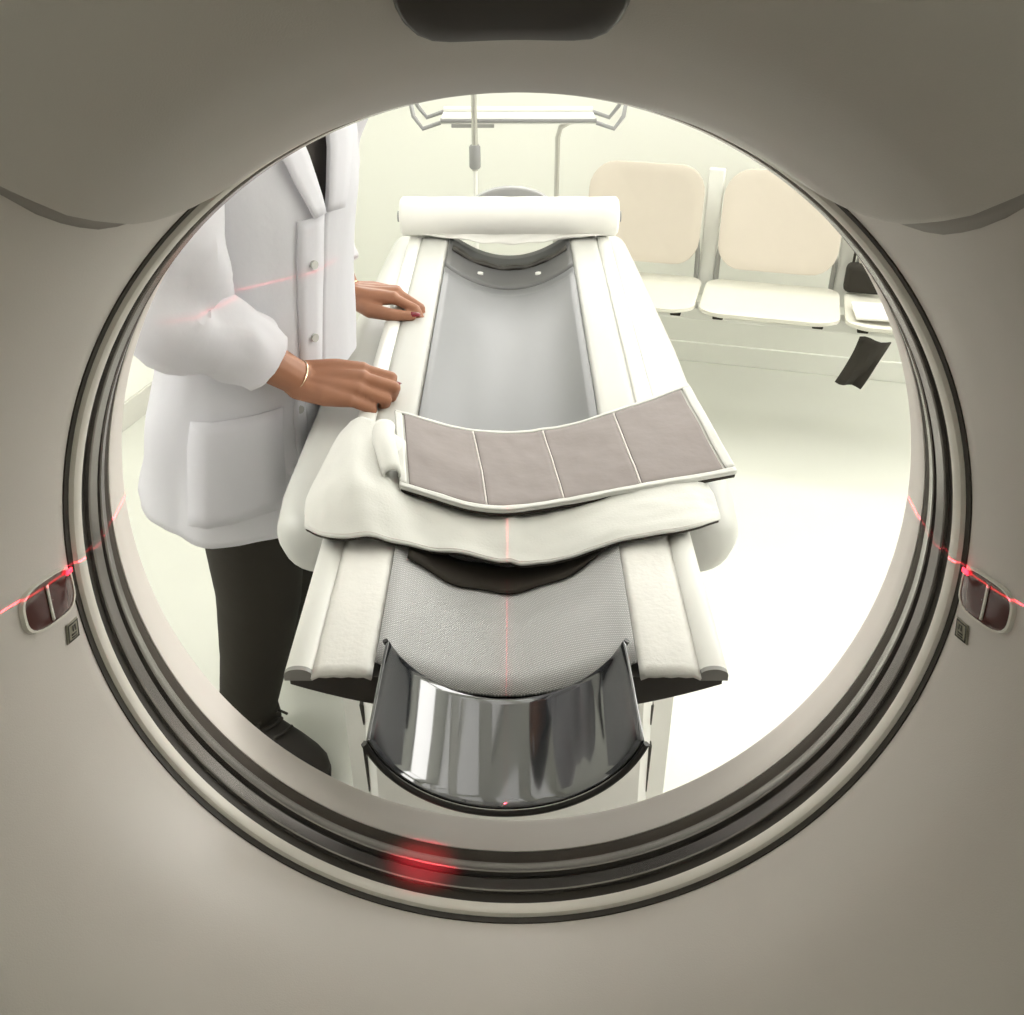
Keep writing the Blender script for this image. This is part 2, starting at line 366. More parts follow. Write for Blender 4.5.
fan('laser_fan_from_right', gq(.19, .30, 0), GU, gq(.19, -.35, 0), 160, half=.0009, cone=48)
fan('laser_fan_from_left', gq(.19, -.30, 0), GU, gq(.19, .35, 0), 160, half=.0009, cone=48)
fan('laser_fan_sagittal', (-.006, .97, 1.535), (1, 0, 0), (-.006, .88, .93), 30, cone=40, half=.0008)
fan('laser_fan_coat', (.45, 1.08, 1.143), (0, 0, 1), (-.45, 1.34, 1.143), 30, cone=30, half=.0016)
fan('added_bore_glow', gq(.42, -.06, .25), (1, 0, 0), gp(.098, .344, R(-105)), 95, cone=6.0, half=None, soft=1.0).data.shadow_soft_size = .012  # added lamp, stands in for the red glow reflected in the bore bands

# ------------------------------------------------------------------ patient couch
TX = -.006
cou = thing('patient_couch', 'long white patient couch with narrow grey cradle entering the bore', 'couch', (TX, 1.7, 0))
def rbox_section(hw, z0, z1, rad, n=6):
    P = []
    for cx, cz, a0 in ((hw-rad, z1-rad, 0), (-hw+rad, z1-rad, 90), (-hw+rad, z0+rad, 180), (hw-rad, z0+rad, 270)):
        for k in range(n+1): a = R(a0+90*k/n); P.append((cx+rad*cos(a), cz+rad*sin(a)))
    return P
def prism_y(secs):      # secs: list of (y, section)
    mb = MB(); rows = [[(TX+x, y, z) for x, z in s] for y, s in secs]; mb.grid(rows, True)
    n = len(rows[0]); mb.f.append(tuple(range(n-1, -1, -1))); e = (len(rows)-1)*n; mb.f.append(tuple(range(e, e+n)))
    return mb
secs = [(1.09, rbox_section(.262, .855, .905, .024)), (1.095, rbox_section(.283, .842, .918, .036)), (1.108, rbox_section(.301, .834, .926, .044)), (1.13, rbox_section(.312, .830, .930, .047)), (1.2, rbox_section(.318, .828, .930, .048)),
        (1.7, rbox_section(.310, .826, .930, .05)), (2.2, rbox_section(.288, .828, .930, .05)), (2.34, rbox_section(.280, .832, .926, .045)), (2.37, rbox_section(.262, .846, .914, .03))]
def notched(sec, z1, n=6):
    k = n+1      # after the right-hand top corner: open the top for the sunken cradle
    xm = sec[0][0]*0+.232
    return sec[:k]+[(xm, z1), (xm-.003, .868), (-xm+.003, .868), (-xm, z1)]+sec[k:]
secs = [(y, notched(s_, max(p[1] for p in s_))) for y, s_ in secs]
obj('couch_body', prism_y(secs), 'tablewhite', cou)
obj('pedestal', prism_y([(1.22, rbox_section(.27, .03, .827, .03)), (2.05, rbox_section(.27, .03, .827, .03))]), 'pedestal', cou)
fp = MB()
for (z0, z1, h0, h1) in ((.03, .800, .228, .212),):
    rows = []
    for z, h in ((z0, h0), (z1, h1)):
        rows.append([(TX-h, 1.24, z), (TX-h, 1.115, z), (TX-h+.015, 1.10, z), (TX+h-.015, 1.10, z), (TX+h, 1.115, z), (TX+h, 1.24, z)])
    fp.grid(rows)
fpo = obj('front_panel', fp, 'pedestal', cou, smooth=False)
lb = MB()
for i, (x0, x1) in enumerate(((-.195, -.150), (-.195, -.175), (-.165, -.135), (-.195, -.120), (-.195, -.140))):
    lb.box((TX+(x0+x1)/2, 1.0995, .535-.016*i), (x1-x0, .0012, .005))
part_label(obj('print', lb, 'faintink', fpo, smooth=False), 'faint grey printed lines')
for sx in (-1, 1):
    for z0, z1, wd in ((.40, .50, .004), (.545, .585, .005)):
        x = TX+sx*(.2285-(z0-.03)/.77*.016)
        obj('seam', MB().add([(x-wd, 1.113, z1), (x+.001, 1.113, z1), (x, 1.113, z0), (x-wd*.4, 1.113, z0), (x-wd, 1.125, z1), (x+.001, 1.125, z1), (x, 1.125, z0), (x-wd*.4, 1.125, z0)], [(0,1,2,3),(0,3,7,4),(1,5,6,2),(0,4,5,1),(2,6,7,3)]), 'shell', cou, smooth=False)
obj('base_plate', MB().box((TX, 1.72, .02), (.56, 1.1, .04)), 'pedestal', cou, bevel=.012)
# cradle: concave channel, pad strips, rails
Y0, Y1 = .765, 2.26
def chan(x, deep=.052): return .950-deep*(1-min(1, abs(x/.135))**2.0)
NX = 24
def channel(y0, y1, ny, lift, deep=.052, hw=.135): return MB().grid([[(TX-hw+2*hw*j/NX, y0+(y1-y0)*i/ny, chan(-hw+2*hw*j/NX, deep)+lift*(1-abs(2*j/NX-1)**4)) for j in range(NX+1)] for i in range(ny+1)])
# black carbon shell underneath
rows = []
for y in (Y0+.012, Y1):
    top = [(TX-.222+.444*j/NX, y,   .9395 if abs(-.222+.444*j/NX) > .135 else chan(-.222+.444*j/NX)-.006) for j in range(NX+1)]
    bot = [(TX+.222-.444*j/NX, y, .930-.045*(1-((.222-.444*j/NX)/.222)**2)) for j in range(NX+1)]
    rows.append(top+bot)
sh = MB().grid(rows, True); n = len(rows[0]); sh.f.append(tuple(range(n))); sh.f.append(tuple(range(2*n-1, n-1, -1)))
obj('cradle_shell', sh, 'shell', cou)
obj('cradle_channel', channel(1.02, 2.03, 24, 0), 'cradle', cou, solid=.004, soff=1)
part_label(obj('cradle_foot', channel(2.031, Y1, 8, 0), 'footdark', cou, solid=.004, soff=1), 'dark glossy far end of the cradle')
obj('woven_mat', channel(.788, 1.30, 14, .004), 'mat', cou, solid=.003, soff=1)
for sx in (-1, 1):
    x0, x1 = .136, .197
    def strip(y0, y1): return MB().grid([[(TX+sx*(x0+(x1-x0)*j/8), y0+(y1-y0)*i/24-.010*(1 if False else 0), .9475+.0035*(1-abs(2*j/8-1)**6)+.0006*sin(40*y0+9*i+3*j)) for j in range(9)] for i in range(25)])
    obj('pad_strip', strip(Y0, 1.19), 'padstrip', cou, solid=.003)
    obj('pad_strip', strip(1.192, Y1), 'padwhite', cou, solid=.003)
    sec = []
    for a in range(0, 181, 15): sec.append((sx*(.2115+.0145*cos(R(a))), .9465+.0085*sin(R(a))))
    sec = sec+[(sx*.197, .940), (sx*.226, .940)]
    rail = MB().grid([[(TX+x, y, z) for x, z in sec] for y in (Y0+.012, Y1)], True); n = len(sec)
    ro = obj('rail', rail, 'rail', cou)
    cap = MB().grid([[(TX+x, y, z) for x, z in sec] for y in (Y0+.006, Y0+.0118)], True); cap.f.append(tuple(range(n)))
    part_label(obj('end_cap', cap, 'railcap', ro), 'grey rail end cap')
# head end of the couch at the far side
for x in (-.064, .064):
    m = MB().tube([(TX+x, 2.10, chan(x)-.002), (TX+x, 2.10, chan(x)+.006)], .008, 14)
    part_label(obj('stud', m, 'white_metal', cou), 'bright round stud in the cradle')
bk = MB().grid([[(TX-.125+.25*j/20, 2.155+.014*i, chan(-.125+.25*j/20)+.006+.002*sin(j*1.3)) for j in range(21)] for i in range(3)])
part_label(obj('end_strap', bk, 'shell', cou, solid=.006), 'dark strap at the far end of the cradle')
# grey arched end panel behind the roll
ar = MB(); P = [(TX+.004+.098*cos(R(a)),   .984+.052*sin(R(a))) for a in range(0, 181, 9)]+[(TX-.094, .93), (TX+.102, .93)]
ar.grid([[(x, y, z) for x, z in P] for y in (2.335, 2.36)], True); n = len(P); ar.f += [tuple(range(n)), tuple(range(2*n-1, n-1, -1))]
part_label(obj('end_panel', ar, 'greycap', cou, bevel=.004), 'grey arched end panel behind the paper roll')

# glossy black head holder trough at the near end
hh = thing('head_holder', 'glossy black curved head holder trough on the couch end', 'head holder', (TX, .72, .9))
def arc(hw, zb, zt, n=40):
    sag = zt-zb; rad = (hw*hw+sag*sag)/(2*sag); A = math.asin(min(1, hw/rad)) if sag < rad else pi-math.asin(hw/rad)
    return [(TX+rad*sin(-A+2*A*j/n), zb+rad-rad*cos(-A+2*A*j/n)) for j in range(n+1)]
rows = []
for y, hw, zb, zt in ((.640, .1235, .898, .986), (.652, .1235, .898, .986), (.70, .1228, .899, .984), (.775, .1215, .900, .982), (.783, .121, .9005, .982)):
    rows.append([(x, y, z) for x, z in arc(hw, zb, zt)])
obj('trough', MB().grid(rows), 'black_gloss', hh, solid=.0035, soff=1, bevel=.0008, bseg=2)
for y, hw, zb, zt in ((.637, .1245, .8965, .9865), (.7835, .122, .9000, .9825)):
    obj('rim', MB().tube([(x, y, z) for x, z in arc(hw, zb, zt)], .0030, 8), 'black_edge', hh)
obj('mounting_tongue', MB().box((TX, .80, .885), (.12, .10, .012)), 'shell', hh, bevel=.003)

# ------------------------------------------------------------------ aprons
def catmull(P, t):
    n = len(P)-1; f = min(max(t*n, 0), n-1e-6); i = int(f); u = f-i
    p = [Vector(P[min(max(i+d, 0), n)]) for d in (-1, 0, 1, 2)]
    return .5*((2*p[1])+(-p[0]+p[2])*u+(2*p[0]-5*p[1]+4*p[2]-p[3])*u*u+(-p[0]+3*p[1]-3*p[2]+p[3])*u**3)
AF = [(-0.17, 1.305, 0.978), (-0.058, 1.295, 0.952), (0.044, 1.303, 0.948), (0.149, 1.334, 0.962), (0.269, 1.394, 0.978)]
AM = [(-0.155, 1.185, 0.984), (-0.042, 1.173, 0.957), (0.057, 1.186, 0.954), (0.158, 1.206, 0.968), (0.283, 1.251, 0.977)]
AN = [(-0.142, 1.086, 0.982), (-0.031, 1.062, 0.961), (0.067, 1.081, 0.960), (0.167, 1.101, 0.970), (0.298, 1.149, 0.966)]
def apron(a, b, lift=0):
    p = catmull([catmull(AF, a), catmull(AM, a), catmull(AN, a)], b)
    p = p+Vector((0, 0, lift+.0022*noise.noise(Vector((a*7, b*5, 3)))+.0010*noise.noise(Vector((a*19, b*15, 7)))))
    return p
def apron_patch(a0, a1, b0, b1, lift, na=20, nb=12): return MB().grid([[apron(a0+(a1-a0)*j/na, b0+(b1-b0)*i/nb, lift) for j in range(na+1)] for i in range(nb+1)])
ap = thing('lead_apron', 'taupe four panel apron with pale binding lying across the couch', 'apron', (.05, 1.2, .95))
obj('lining', apron_patch(.006, .994, .01, .99, -.0055, 60, 20), 'lining', ap, solid=.004)
obj('backing', apron_patch(0, 1, 0, 1, -.0005, 60, 24), 'binding', ap, solid=.003)
cuts = [.040, .25, .50, .75, .957]
for i in range(4):
    obj('panel', apron_patch(cuts[i]+.004, cuts[i+1]-.004, .055, .93, .0022, 16, 16), 'taupe', ap, solid=.0035, bevel=.0012, bseg=2)
for i in range(1, 4):
    obj('stitching', apron_patch(cuts[i]-.0028, cuts[i]+.0028, .055, .93, .0026, 2, 16), 'stitch', ap, solid=.0022)
for a0, a1, b0, b1 in ((.0, 1.0, .935, 1.0), (0, 1, 0, .045), (0, .034, .05, .93), (.962, 1, .05, .93)):
    obj('binding', apron_patch(a0, a1, b0, b1, .0026, 60 if a1-a0 > .5 else 4, 20 if a1-a0 < .5 else 4), 'binding', ap, solid=.003)
# ---- second apron (pale sheet) beneath
SN = [(-0.251, 1.013, 0.968), (-0.217, 0.989, 0.972), (-0.158, 0.989, 0.965), (-0.087, 0.995, 0.951), (-0.002, 0.985, 0.934), (0.058, 0.988, 0.938), (0.13, 0.994, 0.962), (0.216, 1.013, 0.967), (0.261, 1.056, 0.952)]
SM = [(-.258, 1.09, .972), (-.225, 1.085, .992), (-.165, 1.09, .990), (-.09, 1.085, .957), (-.002, 1.07, .944), (.06, 1.075, .946), (.14, 1.08, .966), (.222, 1.085, .968), (.262, 1.10, .955)]
SF = [(-0.242, 1.262, 0.968), (-.215, 1.262, .992), (-0.172, 1.215, 0.996), (-0.095, 1.20, 0.950), (-0.003, 1.20, 0.935), (0.068, 1.20, 0.936), (0.152, 1.19, 0.960), (0.228, 1.16, 0.962), (0.256, 1.15, 0.955)]
def sheet(a, b, lift=0):
    p = catmull([catmull(SF, a), catmull(SM, a), catmull(SN, a)], b)
    fold = .010*math.exp(-((a-.13-.10*b)/.035)**2)*sm(b, 0, .35)*(1-.4*b) - .007*math.exp(-((a-.24-.12*b)/.04)**2)*sm(b, .1, .5)
    crease = .0035*math.exp(-((a-.5)/.012)**2)
    return p+Vector((0, 0, lift+fold+crease+.004*noise.noise(Vector((a*6, b*4, 11)))+.0015*noise.noise(Vector((a*22, b*9, 5)))))
def sheet_patch(a0, a1, b0, b1, lift, na=90, nb=30): return MB().grid([[sheet(a0+(a1-a0)*j/na, b0+(b1-b0)*i/nb, lift) for j in range(na+1)] for i in range(nb+1)])
sh = thing('pale_apron', 'crumpled pale apron with black lining spread under the taupe one', 'apron', (0, 1.1, .95))
obj('cloth', sheet_patch(0, 1, 0, 1, 0), 'cloth', sh, solid=.0025)
part_label(obj('lining', sheet_patch(.012, .985, .02, .985, -.0042, 70, 20), 'lining', sh, solid=.003), 'black lining')
# black under-flap sagging into the channel below the front edge
FL = MB().grid([[(TX-.118+.236*j/30, .962+.05*i/6+.024*abs((j/30-.42)*2)**2+.003*sin(j*.7), chan(-.118+.236*j/30)+.0105+.002*i/6) for j in range(31)] for i in range(7)])
part_label(obj('under_flap', FL, 'lining', sh, solid=.003), 'black flap hanging under the front edge')
obj('hem_stitching', sheet_patch(.03, .97, .955, .962, .0016, 90, 1), 'stitch', sh, solid=.0004)
# folded edge roll left of the taupe apron
ed = MB()
P = [Vector((-.176, 1.235, .990)), Vector((-.170, 1.19, .998)), Vector((-.158, 1.14, 1.0)), Vector((-.149, 1.10, .993))]
rows = []
for i in range(9):
    c = catmull(P, i/8); rw = .016*(1-.35*i/8)
    rows.append([c+Vector((rw*cos(R(a))-.004, .3*rw*cos(R(a)), .8*rw*sin(R(a))-.002)) for a in range(-30, 215, 20)])
obj('folded_edge', MB().grid(rows), 'cloth', sh, solid=.003)

# ------------------------------------------------------------------ paper roll
rl = thing('paper_roll', 'white paper roll lying across the far end of the couch', 'paper roll', (TX, 2.235, .96))
ys, zs = 2.245, .996
prof = [(-.246, .002), (-.246, .014), (-.243, .036), (-.239, .041)]+[(-.236+.472*k/16, .0425+.0008*sin(k*2.1)) for k in range(17)]+[(.239, .041), (.243, .036), (.246, .014), (.246, .002)]
obj('roll', MB().grid([[(TX+x, ys+r*cos(2*pi*k/32), zs+r*sin(2*pi*k/32)) for k in range(32)] for x, r in prof], True), 'paper', rl)
tail = MB().grid([[(TX-(.236-.12*i/6)+2*(.236-.12*i/6)*j/24, ys-.026-.016*i/6, .966-.006*i/6-(.014*i/6)*(1-abs(2*j/24-1)**2)+.002*sin(j*.9+i)) for j in range(25)] for i in range(7)])
obj('loose_sheet', tail, 'paper', rl, solid=.0012)
obj('core', MB().tube([(TX-.250, ys, zs), (TX+.250, ys, zs)], .012, 16), 'greycap', rl)

# ------------------------------------------------------------------ instrument stand and drip pole
ms = thing('instrument_stand', 'white tray stand with one bent leg behind the couch', 'stand', (.14, 3.0, 0))
tz = 1.055
t_ = MB().box((.018, 3.02, tz+.004), (.44, .16, .006))
obj('tray', t_, 'white_metal', ms, bevel=.003)
obj('tray_rim', MB().tube([(-.20, 2.94, tz+.012), (.236, 2.94, tz+.012)], .006, 10), 'greycap', ms)
obj('tray_rim', MB().tube([(-.20, 3.10, tz+.012), (.236, 3.10, tz+.012)], .008, 10), 'white_metal', ms)
for sx, x in ((-1, -.20), (1, .236)):
    h = MB().tube([(x, 2.94, tz+.006), (x+sx*.05, 2.94, tz-.010), (x+sx*.075, 2.945, tz+.022), (x+sx*.085, 2.98, tz+.055), (x+sx*.085, 3.06, tz+.055), (x+sx*.075, 3.095, tz+.022), (x+sx*.05, 3.10, tz-.010), (x, 3.10, tz+.006)], .006, 8)
    obj('handle', h, 'greycap', ms)
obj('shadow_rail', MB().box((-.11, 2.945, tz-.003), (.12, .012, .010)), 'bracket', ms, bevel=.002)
obj('leg', MB().tube([(.20, 3.02, tz-.004), (.165, 3.02, tz-.008), (.140, 3.02, tz-.022), (.132, 3.02, tz-.05), (.132, 3.02, .5), (.132, 3.02, .06)], .0075, 12), 'steel', ms)
obj('foot', MB().tube([(.132, 2.82, .02), (.132, 3.02, .05), (.132, 3.22, .02)], .012, 10), 'steel', ms)
obj('foot', MB().tube([(.03, 3.02, .02), (.132, 3.02, .05), (.30, 3.02, .02)], .012, 10), 'steel', ms)
iv = thing('drip_pole', 'thin steel drip pole with a clamp behind the couch', 'pole', (-.106, 2.9, 0))
obj('upper_rod', MB().tube([(-.104, 2.9, .94), (-.104, 2.9, 1.95)], .0085, 12), 'steel', iv)
obj('lower_rod', MB().tube([(-.104, 2.9, .06), (-.104, 2.9, .96)], .0060, 12), 'white_metal', iv)
obj('clamp', MB().tube([(-.104, 2.9, .945), (-.104, 2.9, .950), (-.104, 2.9, 1.005), (-.104, 2.9, 1.010)], [.012, .016, .016, .012], 14), 'greycap', iv)
for sx in (-1, 1):
    obj('hook', MB().tube([(-.104, 2.9, 1.945), (-.104+sx*.05, 2.9, 1.95), (-.104+sx*.085, 2.9, 1.94), (-.104+sx*.10, 2.9, 1.96), (-.104+sx*.10, 2.9, 1.985)], .005, 8), 'steel', iv)
for q in range(5):
    a = 2*pi*q/5+.3
    obj('base_leg', MB().tube([(-.104, 2.9, .07), (-.104+.10*cos(a), 2.9+.10*sin(a), .06), (-.104+.16*cos(a), 2.9+.16*sin(a), .035)], .012, 8), 'steel', iv)
    obj('castor', MB().tube([(-.104+.155*cos(a)-.008*sin(a), 2.9+.155*sin(a)+.008*cos(a), .022), (-.104+.155*cos(a)+.008*sin(a), 2.9+.155*sin(a)-.008*cos(a), .022)], .022, 14), 'shell', iv)

# ------------------------------------------------------------------ row of linked chairs
ch = thing('linked_chairs', 'row of linked chairs with beige backs along the far wall', 'chair row', tuple(rp(.0, 3.35, 0)))
SE = [-.455, .005, .465]
def rounded(w, h, r, n=6):
    P = []
    for cx, cy, a0 in ((w/2-r, h/2-r, 0), (-w/2+r, h/2-r, 90), (-w/2+r, -h/2+r, 180), (w/2-r, -h/2+r, 270)):
        for q in range(n+1): a = R(a0+90*q/n); P.append((cx+r*cos(a), cy+r*sin(a)))
    return P
def pad(P, place, th):
    mb = MB(); rows = [[place(x*k, y*k, d) for x, y in P] for d, k in ((0, .01), (0, .5), (0, .96), (th*.2, 1), (th*.8, 1), (th, .96), (th, .8), (th, .6), (th, .4), (th, .2), (th, .01))]
    return mb.grid(rows, True)
for i, e in enumerate(SE):
    def pb(x, y, d, e=e): return rp(e+x, 3.46+.045*(y/.17)+.018*(1-(x/.2)**2)-d, .665+y)
    obj('backrest', pad(rounded(.395, .315, .085), pb, .014), 'ply', ch)
    def ps(x, y, d, e=e): return rp(e+x, 3.285+y, .437+.020*(y/.2)**2*(1 if y < 0 else .5)-.012*(1-(x/.22)**2)+d-(.02 if y < -.17 else 0)*0)
    obj('seat', pad(rounded(.445, .36, .07), ps, .018), 'seatcream', ch)
    for sx in (-1, 1):
        b = MB().tube([rp(e+sx*.185, 3.44, .40), rp(e+sx*.195, 3.485, .44), rp(e+sx*.195, 3.47, .53), rp(e+sx*.185, 3.475, .60)], .009, 8)
        obj('back_bracket', b, 'bracket', ch)
        obj('seat_bracket', MB().box(rp(e+sx*.16, 3.30, .415), (.035, .20, .022), RM), 'blackcloth', ch, bevel=.004)
obj('beam', MB().box(rp(.30, 3.32, .385), (1.95, .06, .045), RM), 'white_metal', ch, bevel=.006)
for a in (-.62, .76+.47):
    l = MB().tube([rp(a, 3.32, .37), rp(a, 3.32, .05)], .022, 12)
    obj('leg', l, 'white_metal', ch)
    obj('foot', MB().tube([rp(a, 3.10, .02), rp(a, 3.32, .05), rp(a, 3.54, .02)], .018, 10), 'white_metal', ch)
# white posts between the backs
for a in (-.225, .235, .695):
    obj('post', MB().box(rp(a, 3.50, .60), (.055, .025, .44), RM), 'white_metal', ch, bevel=.006)
# things on and under the right-hand chair
bk = tag(obj('folded_paper', MB().box(rp(.34, 3.22, .474), (.15, .14, .010), Matrix.Rotation(RA+R(6), 3, 'Z')), 'paper', bevel=.003), 'white folded papers lying on the right-hand chair seat', 'papers')
dk = MB()
rows = []
for i in range(9):
    t = i/8; z = .432-.155*t; x0 = .290-.02*t-.030*t*t; x1 = .385-.05*t-.015*t*t
    rows.append([rp(x0+(x1-x0)*j/6, 3.10+.012*sin(j*1.2+i*.4)-.01*t, z-.012*(j/6)) for j in range(7)])
tag(obj('black_cloth', MB().grid(rows), 'blackcloth', solid=.004), 'black cloth hanging below the right-hand chair seat', 'cloth')
ba = thing('black_bag', 'small black handbag leaning on the right-hand chair back', 'bag', tuple(rp(.29, 3.42, .46)))
obj('body', MB().box(rp(.30, 3.425, .512), (.13, .05, .10), RM), 'blackcloth', ba, bevel=.02)
for dx in (-.045, .045):
    obj('handle', MB().tube([rp(.30+dx, 3.425, .55), rp(.30+dx, 3.42, .60), rp(.30+dx*.6, 3.42, .62), rp(.30, 3.42, .625)], .005, 8), 'blackcloth', ba)

# ------------------------------------------------------------------ person in a lab coat
pe = thing('person', 'person in white lab coat and black trousers leaning hands on couch', 'person', (-.50, 1.60, 0))
FA = R(-28); F = Vector((cos(FA), sin(FA), 0)); RT = Vector((sin(FA), -cos(FA), 0))
def remeshed(name, mb, m, parent, vox, smooth_it=4, fac=.5):
    o = obj(name, mb, m, parent)
    q = o.modifiers.new('r', 'REMESH'); q.mode = 'VOXEL'; q.voxel_size = vox; q.use_smooth_shade = True
    q2 = o.modifiers.new('s', 'SMOOTH'); q2.factor = fac; q2.iterations = smooth_it
    dg = bpy.context.evaluated_depsgraph_get(); me = bpy.data.meshes.new_from_object(o.evaluated_get(dg))
    me.name = name; o.modifiers.clear(); old = o.data; o.data = me; bpy.data.meshes.remove(old)
    for p in me.polygons: p.use_smooth = True
    return o
def limb(mb, pts, rad, n=14):
    P = []; RR = []
    for i in range(len(pts)-1):
        st = 6
        for k in range(st): P.append(Vector(pts[i]).lerp(Vector(pts[i+1]), k/st)); RR.append(rad[i]+(rad[i+1]-rad[i])*k/st)
    P.append(Vector(pts[-1])); RR.append(rad[-1])
    mb.tube(P, RR, n)
    for p, r in zip(pts, rad): mb.sphere(p, r*.99, n, 8)
def tc_(z): # torso centre
    return Vector((interp(z, [.60, .64, .80, .90, 1.02, 1.23, 1.33, 1.45], [-.456, -.453, -.436, -.428, -.407, -.385, -.385, -.375]), interp(z, [.6, .9, 1.2, 1.45], [1.535, 1.53, 1.525, 1.525]), z))
def lean(p, gap=.006):      # keep clothes and hips clear of the couch edge they lean against
    if p.z < .96:
        lim = -.325-gap+.25*max(0, p.z-.925)
        if p.x > lim-.03: p = Vector((lim-.03+.03*(1-math.exp(-(p.x-lim+.03)/.03)), p.y, p.z))
    return p
body = MB()
rows = []
for z, a, b in ((.80, .09, .12), (.86, .115, .155), (.95, .11, .155), (1.05, .095, .13), (1.15, .098, .14), (1.25, .105, .155), (1.33, .10, .17), (1.39, .085, .165), (1.43, .06, .12), (1.455, .05, .06)):
    rows.append([lean(tc_(z)+F*(a*cos(2*pi*k/28))+RT*(b*sin(2*pi*k/28)), .016) for k in range(28)])
body.grid(rows, True); n = len(body.v); body.f += [tuple(range(27, -1, -1)), tuple(range(n-28, n))]
neck = tc_(1.43); hd = neck+F*.045+Vector((0, 0, .20))
limb(body, [neck, neck+F*.03+Vector((0, 0, .10))], [.055, .052])
body.sphere(hd, (.085, .078, .115), 24, 18); body.sphere(hd+F*.03-Vector((0, 0, .055)), (.055, .055, .06), 18, 12)
body.tube([hd+F*.085+Vector((0, 0, .02)), hd+F*.10-Vector((0, 0, .02)), hd+F*.085-Vector((0, 0, .03))], [.008, .014, .010], 10)
for s in (-1, 1): body.sphere(hd+RT*(s*.078)-F*.005-Vector((0, 0, .005)), (.016, .010, .03), 10, 8)
SR = tc_(1.385)+RT*.165; ER = Vector((-.452, 1.305, 1.125)); WR = Vector((-.322, 1.388, .992))
SL = tc_(1.385)-RT*.165; EL = Vector((-.375, 1.85, 1.12)); WL = Vector((-.308, 1.790, .985))
limb(body, [tc_(1.37)+RT*.12, SR, ER, WR], [.055, .052, .040, .0265]); limb(body, [tc_(1.37)-RT*.12, SL, EL, WL], [.055, .052, .040, .0265])
HR, KR, AR = Vector((-.438, 1.465, .86)), Vector((-.488, 1.55, .47)), Vector((-.572, 1.615, .09))
HL, KL, AL = Vector((-.458, 1.575, .86)), Vector((-.478, 1.715, .47)), Vector((-.500, 1.93, .09))
for Hh, K, A in ((HR, KR, AR), (HL, KL, AL)): limb(body, [Hh, K, A], [.085, .055, .038])
def foot(A, d, mb):
    mb.sphere(A+Vector((0, 0, -.04)), .036); limb(mb, [A+Vector((0, 0, -.05)), A+d*.14+Vector((0, 0, -.062)), A+d*.18+Vector((0, 0, -.066))], [.034, .026, .018])
DR = Vector((.82, -.57, 0)); DL = Vector((.9, -.43, 0)).normalized()
foot(AR, DR, body); foot(AL, DL, body)
nails = []
def hand(mb, W, yaw, pitch, roll, side, pose):
    # local: +X to the knuckles, +Z back of the hand, +Y to the thumb for side=1
    Mt = Matrix.Rotation(yaw, 3, 'Z') @ Matrix.Rotation(pitch, 3, 'Y') @ Matrix.Rotation(roll, 3, 'X')
    def T(x, y, z): return W+Mt @ Vector((x*1.06, y*side*1.02, z*1.06))
    mcp = [(.086, .029, .002), (.091, .010, .006), (.087, -.010, .004), (.079, -.028, -.001)]
    for m_, r in zip(mcp, (.0125, .0125, .012, .011)):
        limb(mb, [T(0, m_[1]*.5, -.002), T(m_[0]*.55, m_[1]*.9, 0), T(*m_)], [.019, .0165, r], 12)
    L3 = [(.043, .026, .021), (.047, .029, .022), (.043, .027, .021), (.034, .021, .019)]
    for i, (m_, ln) in enumerate(zip(mcp, L3)):
        p = list(m_); ang = 0; pts = [T(*p)]; sp = pose['spread'][i]
        for k in range(3):
            ang += R(pose['curl'][i][k]); p = [p[0]+ln[k]*cos(ang)*cos(sp), p[1]+ln[k]*cos(ang)*sin(sp), p[2]-ln[k]*sin(ang)]; pts.append(T(*p))
        rr = (.0094, .0096, .0092, .0085)[i]
        limb(mb, pts, [rr*1.06, rr, rr*.9, rr*.72], 10)
        tip = T(p[0], p[1], p[2]); dirn = (pts[3]-pts[2]).normalized()
        up = Mt @ Vector((sin(ang), 0, cos(ang)))
        nails.append((tip+dirn*.002+up*(rr*.72), dirn, up, rr*.62))
    th = [T(.018, .018, -.008)]+[T(*q) for q in pose['thumb']]
    limb(mb, th, [.018, .0145, .0118, .0090], 10)
    dirn = (th[3]-th[2]).normalized(); up = Mt @ Vector((0, .5*side, .86)); up = (up-dirn*up.dot(dirn)).normalized()
    nails.append((th[3]+dirn*.004+up*.0075, dirn, up, .0066))
fist = {'spread': [0, 0, 0, .02], 'curl': [(14, 84, 55), (17, 90, 55), (22, 86, 45), (27, 78, 32)], 'thumb': [(.050, .038, -.024), (.088, .040, -.034), (.124, .034, -.034)]}
loose = {'spread': [.05, 0, -.05, -.10], 'curl': [(22, 40, 25), (30, 55, 35), (36, 60, 40), (42, 62, 40)], 'thumb': [(.050, .046, -.018), (.086, .055, -.020), (.122, .050, -.022)]}
hand(body, WR, R(-6), R(4), R(26), 1, fist)
hand(body, WL, R(-3), R(3), R(-5), -1, loose)
remeshed('body', body, 'skin', pe, .0030, 2)
for c, d, u, w_ in nails:
    s = d.cross(u).normalized(); mb = MB(); rows = []
    for i in range(6):
        t = i/5; ww = w_*(1-.25*abs(t-.3)**1.5*2); lift = -.0025*(t-.4)**2
        rows.append([c+d*(-.006+.017*t)+s*(ww*sin(R(a)))+u*(ww*(cos(R(a))-1)*.9+lift+.001) for a in (-60, -30, 0, 30, 60)])
    part_label(obj('fingernail', mb.grid(rows), 'nail', pe, solid=.0012), 'dark red varnished nail')
